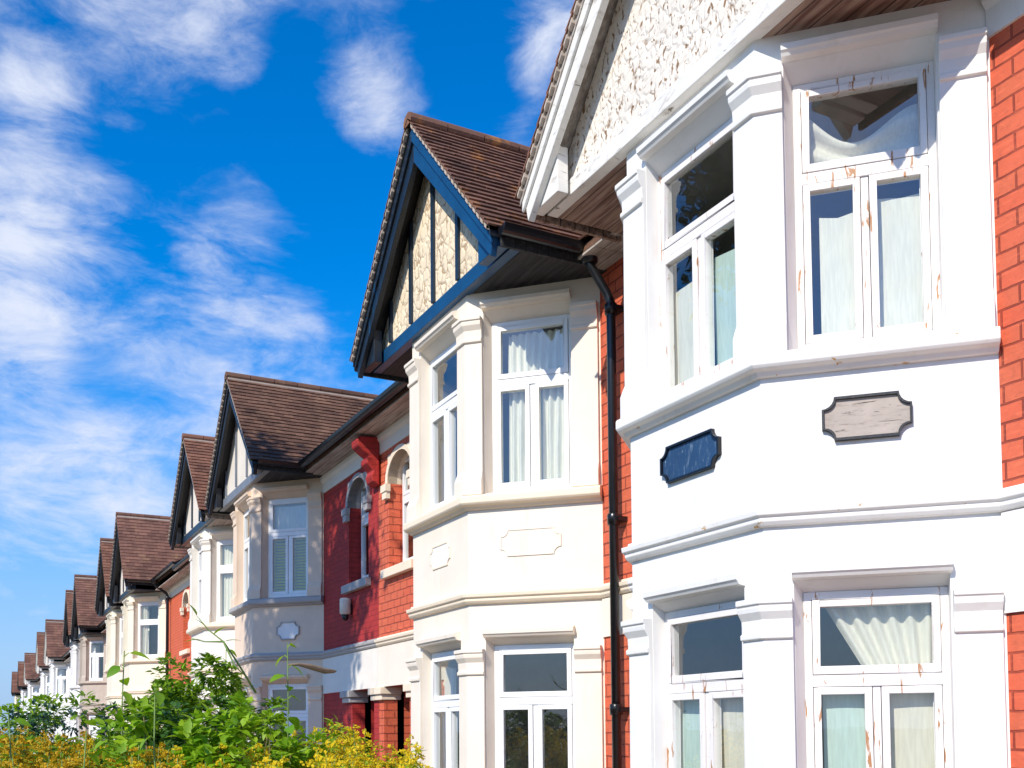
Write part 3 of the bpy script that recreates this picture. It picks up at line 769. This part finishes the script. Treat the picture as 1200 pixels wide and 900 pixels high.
# shaded house and the ones beyond
blind(FA, .24, .96, 4.04, 5.0, 'blind_olive', 'olive slatted blind lowered behind the upper window of the grey-beige bay', O3)
cu('sheet', FA, .24, .96, 5.05, 5.6, 'blind_white', 'pale blue-white blind in the top light of the grey-beige bay', O3, seed=16, name='roller_blind')
cu('folds', FA, .24, .96, 4.02, 5.6, 'curtain_white', 'white net curtain in the bay window right behind the grey-beige house', O4, seed=17)
cu('folds', FA, .24, .50, 4.02, 5.6, 'curtain_cream', 'cream curtain gathered at one side of the bay under the broad maroon roof', O5, seed=18)

# wall lamp on the shaded red wall
lp = thing('wall_lamp', 'small cream cylindrical wall lamp with dark base on the shaded red wall', 'lamp', (WX - .10, 14.92, 3.5))
a = MB(); a.tube([(0, 0, .04), (0, 0, .06), (0, 0, .27), (0, 0, .29)], [.06, .085, .085, .075], 14); a.build('lamp_shade', 'curtain_cream', lp)
a = MB(); a.tube([(0, 0, -.05), (0, 0, -.02), (0, 0, .045)], [.03, .05, .058], 12); a.build('lamp_base', 'iron_black', lp)
a = MB(); a.box(XYZ, .06, .10, -.05, .05, .05, .2); a.build('bracket', 'iron_black', lp)

# ------------------------------------------------------------------ ground
def sheet(name, x0, x1, y0, y1, z, mat):
    m = MB(); m.quad((x0, y0, z), (x1, y0, z), (x1, y1, z), (x0, y1, z)); return structure(m.build(name, mat))
sheet('ground', -2500, 2500, -2500, 2500, -.15, 'grass')
sheet('road', -10.5, -3.2, -60, 300, -.146, 'asphalt')
for x0, x1 in ((-3.2, 2.2), (-14.5, -10.5)):
    m = MB(); m.box(XYZ, x0, x1, -60, 300, -.16, .0); structure(m.build('pavement', 'paving'))
for x0, x1 in ((-3.35, -3.203), (-10.497, -10.35)):
    m = MB(); m.box(XYZ, x0, x1, -60, 300, -.16, -.02); structure(m.build('kerb', 'kerb', bevel=.02))
m = MB(); m.box(XYZ, 2.205, WX + .2, -5, 135, -.16, .03); structure(m.build('front_gardens', 'paving'))
m = MB(); m.box(XYZ, -.4, 3.6, 2.6, 16, .0, .10); structure(m.build('planting_bed', 'soil'))

# ------------------------------------------------------------------ plants
def leaf(mb, base, d, up, L, W, fold=.25, droop=.25, seg=4):
    """broad pointed leaf: two folded halves"""
    d = d.normalized(); s = d.cross(up)
    if s.length < 1e-3: s = Vector((1, 0, 0))
    s.normalize(); n = s.cross(d).normalized()
    prev = None
    for i in range(seg + 1):
        t = i / seg; w = W * .5 * (sin(pi * min(1, t ** .75)) ** .8 if 0 < t < 1 else .02)
        p = base + d * (L * t) - n * (droop * L * t * t)
        l, r = p + s * w + n * fold * w, p - s * w + n * fold * w
        if prev:
            i0 = len(mb.v); mb.v += [tuple(q) for q in (prev[0], prev[1], prev[2], l, p, r)]
            mb.f += [(i0, i0 + 1, i0 + 4, i0 + 3), (i0 + 1, i0 + 2, i0 + 5, i0 + 4)]; mb.sm += [True, True]
        prev = (l, p, r)

def weld(o):
    bm = bmesh.new(); bm.from_mesh(o.data); bmesh.ops.remove_doubles(bm, verts=bm.verts, dist=1e-5); bm.to_mesh(o.data); bm.free(); return o

def tall_weed(loc, h, label, seed, lean=(0, 0), leaf_l=.15, n=9, mat='leaf_bright', start=.35):
    """tall stem with big pointed leaves in alternating pairs"""
    rnd = random.Random(seed); T = thing('tall_weed', label, 'plant', loc, rnd.uniform(0, 6), 'tall weeds rising from the hedge')
    st = MB(); pts = []
    for i in range(8):
        t = i / 7; pts.append(Vector((lean[0] * t ** 3 + .05 * sin(4.5 * t + seed), lean[1] * t ** 3 + .04 * cos(5 * t + seed), h * t)))
    st.tube(pts, [.007 * (1 - .6 * i / 7) for i in range(8)], 6)
    st.build('stem', 'stem_green', T); lf = MB()
    for k in range(n):
        t = start + (1 - start) * (k + .5) / n; f = t * 7; i = min(6, int(f)); p = pts[i].lerp(pts[i + 1], f - i)
        a = k * 2.4 + rnd.uniform(-.4, .4); L = leaf_l * (1.15 - .5 * t) * rnd.uniform(.8, 1.15)
        d = Vector((cos(a), sin(a), .35 + .5 * t)).normalized()
        stalk = p + d * L * .3
        st2 = [p, stalk]; lf_d = Vector((cos(a), sin(a), rnd.uniform(-.75, .15)))
        leaf(lf, stalk, lf_d, Vector((rnd.uniform(-.5, .5), rnd.uniform(-.5, .5), .8)), L, L * .56)
        i0 = len(lf.v); lf.v += [tuple(p), tuple(stalk), tuple(stalk + Vector((0, 0, .006))), tuple(p + Vector((0, 0, .006)))]; lf.f.append((i0, i0 + 1, i0 + 2, i0 + 3)); lf.sm.append(False)
    weld(lf.build('foliage', mat, T, recalc=False)); return T

def shrub_mesh(seed, r, h, n, L, mat_leaf, name_label, loc, group=None, kind='shrub', wl=.5, twigs=9, sq=1.0):
    rnd = random.Random(seed)
    T = thing(kind, name_label[0], name_label[1], loc, 0, group)
    st = MB(); tips = []
    for k in range(twigs):
        a = rnd.uniform(0, 2 * pi); rr = r * sqrt(rnd.random()) * .8; tip = Vector((cos(a) * rr * sq, sin(a) * rr, h * rnd.uniform(.6, 1.0) * (1 - .25 * (rr / r) ** 2)))
        mid = Vector((tip.x * .35, tip.y * .35, tip.z * .5)); st.tube([(0, 0, 0), mid, tip], [.014, .009, .003], 5); tips.append((mid, tip))
    st.build('branches', 'stem_red', T)
    lf = MB()
    cl = [(Vector((rnd.gauss(0, .45) * r * sq, rnd.gauss(0, .45) * r, h * rnd.uniform(.2, .95))), rnd.uniform(.14, .3) * r) for _ in range(26)] + [(t, .16 * r) for _, t in tips]
    for k in range(n):
        c, cr = rnd.choice(cl); v = Vector((rnd.gauss(0, 1), rnd.gauss(0, 1), rnd.gauss(0, 1))).normalized() * cr * rnd.uniform(.5, 1)
        p = c + v; a = rnd.uniform(0, 6.28)
        d = (v.normalized() + Vector((cos(a), sin(a), rnd.uniform(-.2, .5)))).normalized()
        leaf(lf, p, d, Vector((rnd.uniform(-.4, .4), rnd.uniform(-.4, .4), 1)), L * rnd.uniform(.6, 1.25), L * wl * rnd.uniform(.8, 1.2), seg=3)
    weld(lf.build('foliage', mat_leaf, T, recalc=False)); return T

def goldenrod(seed, h, fm, lm, label, loc, stems=12, spread=.30, group='goldenrod plants in the hedge'):
    """clump of leafy stems ending in feathery flower plumes"""
    rnd = random.Random(seed); T = thing('goldenrod_plant', label, 'plant', loc, 0, group)
    st, lf, fl = MB(), MB(), MB()
    for k in range(stems):
        a = rnd.uniform(0, 6.28); rr = spread * sqrt(rnd.random()); b = Vector((cos(a) * rr * .5, sin(a) * rr * .5, 0))
        hh = h * rnd.uniform(.8, 1.0); tip = b + Vector((cos(a) * rr * .8, sin(a) * rr * .8, hh))
        P = lambda t: b.lerp(tip, t) + Vector((cos(a), sin(a), 0)) * .05 * t * t
        st.tube([P(i / 5) for i in range(6)], [.006, .006, .005, .004, .003, .002], 5)
        for i in range(70):
            t = rnd.uniform(.5, .97); aa = rnd.uniform(0, 6.28)
            leaf(lf, P(t), Vector((cos(aa), sin(aa), rnd.uniform(-.2, .6))), Vector((rnd.uniform(-.6, .6), rnd.uniform(-.6, .6), 1)), rnd.uniform(.06, .12) * (1.3 - .5 * t), .022, seg=2)
        nb = 15; aw = rnd.uniform(0, 6.28)
        for i in range(nb):       # drooping side sprays crowded with tiny florets
            t = .76 + .24 * i / nb; o = P(t); aa = i * 2.4 + aw; Ls = .20 * (1.05 - (i / nb)) * rnd.uniform(.6, 1.3) + .02
            for q in range(20):
                s = (q + .5) / 20; c = o + Vector((cos(aa) * Ls * s, sin(aa) * Ls * s, Ls * (.7 * s - .55 * s * s))) + Vector((rnd.gauss(0, .006), rnd.gauss(0, .006), rnd.gauss(0, .007)))
                for _ in range(2):
                    v = Vector((rnd.gauss(0, 1), rnd.gauss(0, 1), rnd.gauss(0, 1))).normalized(); w = v.orthogonal().normalized(); z = v.cross(w); e = rnd.uniform(.005, .010)
                    fl.quad(c + w * e, c + z * e, c - w * e, c - z * e)
    st.build('stems', 'stem_green', T)
    weld(lf.build('foliage', lm, T, recalc=False)); fl.build('flower_plumes', fm, T, recalc=False)
    return T

CAMZ = 1.75
import json
def ray(px, py, dist):
    """point on the photograph's sight line at a plan distance from the camera (used once, to lay out the planting)"""
    f, r, u, cy = CAM; d = f + r * ((px - 600) / 1200) + u * ((cy - py) / 1200); k = dist / sqrt(d.x ** 2 + d.y ** 2)
    return Vector((d.x * k, d.y * k, CAMZ + d.z * k))
A_, P_, RO = R(27.8817), R(2.5), R(.5); CY = 804.06
_f = Vector((sin(A_) * cos(P_), cos(A_) * cos(P_), sin(P_))); _r0 = Vector((cos(A_), -sin(A_), 0)); _u0 = _r0.cross(_f)
_r = _r0 * cos(RO) - _u0 * sin(RO); _u = _u0 * cos(RO) + _r0 * sin(RO)
CAM = (_f, _r, _u, CY)

# prototypes and copies
def dup(proto, loc, rz, sc, label):
    o = copy_tree(proto); o.location = loc; o.rotation_euler = (0, 0, rz); o.scale = (sc, sc, sc); o['label'] = label; return o
gy = goldenrod(3, 1.9, 'flower_yellow', 'leaf_golden', 'bright yellow goldenrod at the right end of the hedge', (0, 0, 0))
go = goldenrod(5, 1.75, 'flower_orange', 'leaf_shrub', 'faded orange goldenrod at the left end of the hedge', (0, 0, 0))
GY = 'bright yellow goldenrod clump among the hedge in front of the red brick porch'
GO = 'faded orange goldenrod clump low in the hedge at the left of the picture'
GM = 'half-open goldenrod clump among green leaves in the middle of the hedge'
rnd = random.Random(21)
def plant_at(px, pytop, dist, proto, hp, label, first=False):
    t = ray(px, pytop, dist); sc = t.z / hp * 1.0
    if first:
        proto.location = (t.x, t.y, .05); proto.scale = (sc,) * 3; proto['label'] = label; return proto
    return dup(proto, (t.x, t.y, .05), rnd.uniform(0, 6.28), sc, label)
first = True
for px, py, d in ((452, 858, 7.6), (428, 850, 7.2), (404, 852, 7.6), (378, 848, 7.1), (440, 872, 6.2), (415, 872, 6.0), (388, 868, 5.8), (360, 862, 6.2), (345, 846, 7.4), (330, 868, 5.6), (402, 886, 5.0), (372, 888, 4.9), (432, 888, 5.2), (345, 890, 4.7), (320, 852, 7.0)):
    plant_at(px, py, d, gy, 1.93, GY, first); first = False
first = True
for px, py, d in ((10, 862, 6.5), (38, 858, 6.8), (66, 862, 6.4), (92, 864, 6.6), (22, 872, 5.4), (55, 874, 5.3), (88, 876, 5.3), (120, 872, 5.6), (150, 876, 5.2), (5, 850, 8.5), (30, 888, 4.6), (75, 890, 4.6), (115, 888, 4.7), (185, 880, 5.2)):
    plant_at(px, py, d, go, 1.78, GO, first); first = False
for px, py, d, p, hp in ((205, 868, 5.8, gy, 1.93), (235, 874, 5.3, gy, 1.93), (265, 866, 5.8, gy, 1.93), (295, 872, 5.4, gy, 1.93), (160, 866, 6.2, gy, 1.93), (220, 888, 4.7, go, 1.78), (255, 890, 4.6, gy, 1.93), (285, 888, 4.7, gy, 1.93), (310, 884, 5.0, gy, 1.93), (180, 892, 4.6, gy, 1.93)):
    plant_at(px, py, d, p, hp, GM)

def shrub_at(px, pytop, dist, r, seed, n, L, mat, lab, **kw):
    t = ray(px, pytop, dist); return shrub_mesh(seed, r, t.z, n, L, mat, lab, (t.x, t.y, .05), **kw)
shrub_at(255, 772, 6.6, .50, 11, 5200, .055, 'leaf_shrub', ('dense green leafy shrub in the middle of the hedge', 'shrub'))
shrub_at(205, 790, 6.9, .42, 12, 4600, .048, 'leaf_shrub', ('fine-leaved green shrub below the orange brick wall', 'shrub'))
shrub_at(305, 800, 6.0, .40, 13, 3200, .06, 'leaf_bright', ('bright green leafy shrub beside the dry stick', 'shrub'))
shrub_at(230, 815, 6.2, .55, 14, 4200, .055, 'leaf_dark', ('dark green shrub low in the heart of the hedge', 'shrub'))
shrub_at(165, 816, 6.4, .40, 15, 3000, .05, 'leaf_shrub', ('green shrub at the foot of the tall weeds', 'shrub'))
shrub_at(200, 826, 5.4, .34, 51, 1900, .07, 'leaf_bright', ('bright broad-leaved shrub at the front of the hedge centre', 'shrub'), wl=.6)
shrub_at(262, 830, 5.3, .30, 52, 1700, .07, 'leaf_bright', ('low bright shrub with broad leaves left of the goldenrod', 'shrub'), wl=.6)
shrub_at(345, 838, 6.6, .42, 19, 1600, .06, 'leaf_golden', ('yellow-green bush behind the bright goldenrod', 'shrub'))
shrub_at(12, 816, 13.0, .85, 16, 4200, .075, 'leaf_bright', ('rounded bright green bush at the far left', 'shrub'))
shrub_at(88, 830, 11.0, .62, 17, 3200, .06, 'leaf_blue', ('blue-green fine-leaved bush in front of the distant white house', 'shrub'))
shrub_at(45, 846, 9.5, .60, 18, 2200, .055, 'leaf_dark', ('low olive green bush behind the faded goldenrod', 'shrub'))
# a low closed hedge mass behind the flowers
hb = 0
for px, py, d, s_ in ((20, 872, 7.4, 31), (70, 874, 7.2, 32), (125, 862, 7.2, 33), (180, 850, 7.0, 34), (240, 850, 6.9, 35), (300, 858, 6.8, 36), (365, 866, 7.6, 37), (425, 872, 8.2, 38)):
    t = ray(px, py, d); shrub_mesh(s_, .48, t.z, 1500, .06, 'leaf_shrub' if s_ % 2 else 'leaf_golden', ('low green hedge bush in the row behind the goldenrod', 'shrub'), (t.x, t.y, .05), 'hedge bushes behind the goldenrod', 'hedge_bush')

def weed_at(px, pytop, dist, seed, label, **kw):
    t = ray(px, pytop, dist); return tall_weed((t.x, t.y, .05), t.z - .05, label, seed, **kw)
weed_at(152, 762, 5.6, 41, 'tall weed with large heart-shaped leaves before the straw coloured bay', n=13, leaf_l=.15, start=.60)
weed_at(196, 806, 4.6, 42, 'upright pale green weed stalk with broad leaves near the hedge centre', n=12, leaf_l=.14, start=.60)
weed_at(320, 752, 5.8, 43, 'leafy weed leaning by the dry stick in front of the grey-beige bay', n=16, leaf_l=.13, start=.58, lean=(.12, .05))
weed_at(258, 758, 7.1, 44, 'slim weed with narrow upturned leaves left of the leaning one', n=13, leaf_l=.13, start=.62)
weed_at(20, 838, 5.2, 45, 'small weed poking from the faded goldenrod at the far left', n=8, leaf_l=.12, start=.66)
weed_at(92, 858, 4.6, 46, 'short bright weed standing over the faded goldenrod', n=8, leaf_l=.12, start=.68)
weed_at(236, 792, 6.9, 47, 'weed with drooping bright leaves in the shrub centre', n=14, leaf_l=.12, start=.60)
weed_at(292, 790, 6.9, 48, 'weed with glossy leaves over the half-open goldenrod', n=14, leaf_l=.12, start=.60)
# dry stick and bare twig
p0, p1 = ray(338, 779, 6.0), ray(394, 786, 6.3)
m = MB(); m.tube([p0.lerp(p1, t) + Vector((0, 0, .01 * sin(6 * t))) for t in (0, .2, .45, .75, .95, 1)], [.005, .009, .017, .018, .011, .004], 8)
o = m.build('dry_stick', 'wood_stick'); tag(o, 'dry brown stick poking sideways out of the leaning weed', 'stick')
q = [ray(*a) for a in ((300, 812, 6.2), (278, 776, 6.2), (262, 752, 6.2), (244, 738, 6.3), (231, 722, 6.3))]
m = MB(); m.tube(q, [.007, .006, .005, .004, .002], 6); m.tube([q[2], ray(240, 752, 6.3), ray(224, 748, 6.3)], [.006, .004, .002], 5); m.tube([q[2], ray(275, 780, 6.1), ray(285, 790, 6.1)], [.006, .005, .003], 5)
T = thing('bare_twig', 'bare arching twig with few leaves in front of the cream wall', 'branch'); m.build('branch', 'stem_green', T)
lf = MB()
for a, d in (((244, 738, 6.3), (-.6, .1, .8)), ((231, 722, 6.3), (-.3, .3, .9)), ((262, 752, 6.2), (.9, -.3, .3)), ((236, 750, 6.3), (-.9, .3, .1)), ((250, 744, 6.3), (.5, -.5, .6))):
    leaf(lf, ray(*a), Vector(d), Vector((0, 0, 1)), .10, .03)
weld(lf.build('foliage', 'leaf_shrub', T, recalc=False))

# ------------------------------------------------------------------ street tree left of the view (shades the red wall)
def street_tree(loc, crown, rad, label, seed=5, n=8000):
    rnd = random.Random(seed); T = thing('street_tree', label, 'tree', loc)
    cz = crown; tr = MB()
    tr.tube([(0, 0, 0), (.03, .02, 1.5), (.0, .05, 4), (.1, .0, cz - .5), (.15, 0, cz + rad[2] * .5)], [.24, .19, .16, .11, .04], 10)
    ends = []
    for k in range(12):
        a = k * 2.4; z0 = cz - rad[2] * .9 + .12 * k; e = Vector((cos(a) * rad[0] * .7, sin(a) * rad[1] * .7, z0 + rad[2] * rnd.uniform(.4, 1.0)))
        tr.tube([(.05, 0, z0), (e.x * .5, e.y * .5, (z0 + e.z) / 2 - .05), tuple(e)], [.07, .045, .012], 6); ends.append(e)
    tr.build('trunk', 'bark', T); lf = MB()
    cl = []
    while len(cl) < 130:
        v = Vector((rnd.uniform(-1, 1), rnd.uniform(-1, 1), rnd.uniform(-1, 1)))
        if v.length < 1: cl.append(Vector((v.x * rad[0], v.y * rad[1], cz + v.z * rad[2])))
    for k in range(n):
        c = rnd.choice(cl); p = c + Vector((rnd.gauss(0, .25), rnd.gauss(0, .25), rnd.gauss(0, .22)))
        leaf(lf, p, Vector((rnd.gauss(0, 1), rnd.gauss(0, 1), rnd.gauss(-.2, .6))), Vector((rnd.gauss(0, .5), rnd.gauss(0, .5), 1)), rnd.uniform(.13, .24), .11, seg=2)
    weld(lf.build('crown', 'leaf_tree', T, recalc=False)); return T

SUN_EL, SUN_B = 38.0, 60.0
sd = Vector((-sin(R(SUN_B)) * cos(R(SUN_EL)), -cos(R(SUN_B)) * cos(R(SUN_EL)), sin(R(SUN_EL))))
tgt = Vector((4.7, 16.1, 3.75)); k = (tgt.x + 2.6) / -sd.x; tc = tgt + sd * k
street_tree((tc.x, tc.y, 0), tc.z, (1.9, 1.9, 2.0), 'leafy street tree on the pavement left of the view')

# ------------------------------------------------------------------ light, sky, camera
sun = bpy.data.lights.new('sun', 'SUN'); sun.energy = 4.3; sun.angle = R(.5); sun.color = (1, .935, .83)
so = bpy.data.objects.new('sun', sun); COL.objects.link(so); so.rotation_euler = sd.to_track_quat('Z', 'Y').to_euler()

w = bpy.data.worlds.new('World'); scene.world = w; w.use_nodes = True
t = NT(w.node_tree); bg = t.n['Background']
sky = t.new('ShaderNodeTexSky', sky_type='NISHITA', sun_disc=False, sun_elevation=R(SUN_EL), sun_rotation=R(180 + SUN_B), air_density=1.0, dust_density=.3, ozone_density=2.5)
d = t.new('ShaderNodeTexCoord').outputs['Generated']
hs = t.new('ShaderNodeHueSaturation', {'Saturation': 1.6, 'Value': 1.9, 'Hue': .508, 'Color': sky.outputs[0]}).outputs[0]
sp = t.new('ShaderNodeSeparateXYZ', {0: d})
zc = t.math('MAXIMUM', t.math('ADD', sp.outputs[2], .12), .03)
pl = t.new('ShaderNodeCombineXYZ', {0: t.math('DIVIDE', sp.outputs[0], zc), 1: t.math('DIVIDE', sp.outputs[1], zc), 2: 0.0}).outputs[0]
dd = t.scale(d, (1.0, 1.0, 1.9))
wp = t.new('ShaderNodeVectorMath', {0: dd, 1: t.scale(t.new('ShaderNodeTexNoise', {'Vector': dd, 'Scale': 3.5, 'Detail': 5.0}).outputs[1], (.16, .16, .10))}, operation='ADD').outputs[0]
n1 = t.noise(wp, 3.6, 9, .58, .25); n2 = t.noise(t.scale(wp, (1, 1, 1.25)), 9.5, 10, .64, .35)
den = t.math('ADD', t.math('MULTIPLY', n1, .58), t.math('MULTIPLY', n2, .42))
blobs = [((15, 315), .14, .18), ((45, 205), .09, .10), ((215, 45), .13, .20), ((30, 95), .06, .17), ((435, 110), .065, .18), ((650, 20), .05, .20), ((620, 75), .035, .15), ((220, 300), .13, .12), ((110, 528), .14, .09), ((330, 420), .13, .12), ((120, 605), .15, .12), ((60, 400), .08, .04), ((230, 160), .11, -.16), ((400, 250), .10, -.08), ((530, 90), .08, -.10), ((335, 70), .06, -.16), ((345, 165), .06, -.12), ((300, 215), .05, .06), ((110, 425), .05, -.10)]
for (px, py), rad, amp in blobs:
    v = (_f + _r * ((px - 600) / 1200) + _u * ((CY - py) / 1200)).normalized()
    dist = t.new('ShaderNodeVectorMath', {0: d, 1: tuple(v)}, operation='DISTANCE').outputs['Value']
    f = t.math('SUBTRACT', 1.0, t.ramp(dist, 0.0, rad)); den = t.math('ADD', den, t.math('MULTIPLY', f, t.math('MULTIPLY', t.math('ADD', t.math('MULTIPLY', n2, 1.6), .2), amp)))
cf = t.ramp(den, .465, .80)
low = t.math('SUBTRACT', 1.0, t.ramp(sp.outputs[2], .0, .35))      # thin veil near the horizon
cf = t.math('MAXIMUM', cf, t.math('MULTIPLY', low, .16))
hs = t.mix(t.math('MULTIPLY', t.math('SUBTRACT', 1.0, t.ramp(sp.outputs[2], -.05, .42)), .9), hs, (1.35, 3.3, 7.2))
colr = t.mix(t.math('MULTIPLY', cf, .95), hs, (7.0, 7.5, 8.8))
t.l.new(colr, bg.inputs[0]); bg.inputs[1].default_value = .10

cam = bpy.data.cameras.new('camera'); co = bpy.data.objects.new('camera', cam); COL.objects.link(co); scene.camera = co
cam.sensor_width = 36; cam.lens = 36; cam.clip_end = 6000; cam.shift_y = (CY - 450) / 1200
mw = Matrix((( _r.x, _u.x, -_f.x, 0), (_r.y, _u.y, -_f.y, 0), (_r.z, _u.z, -_f.z, CAMZ), (0, 0, 0, 1)))
co.matrix_world = mw

scene.view_settings.view_transform = 'Standard'; scene.view_settings.look = 'None'; scene.view_settings.gamma = 1; scene.view_settings.use_curve_mapping = False
scene.view_settings.exposure = .2
scene.render.engine = 'CYCLES'
scene.cycles.max_bounces = 8; scene.cycles.transparent_max_bounces = 12
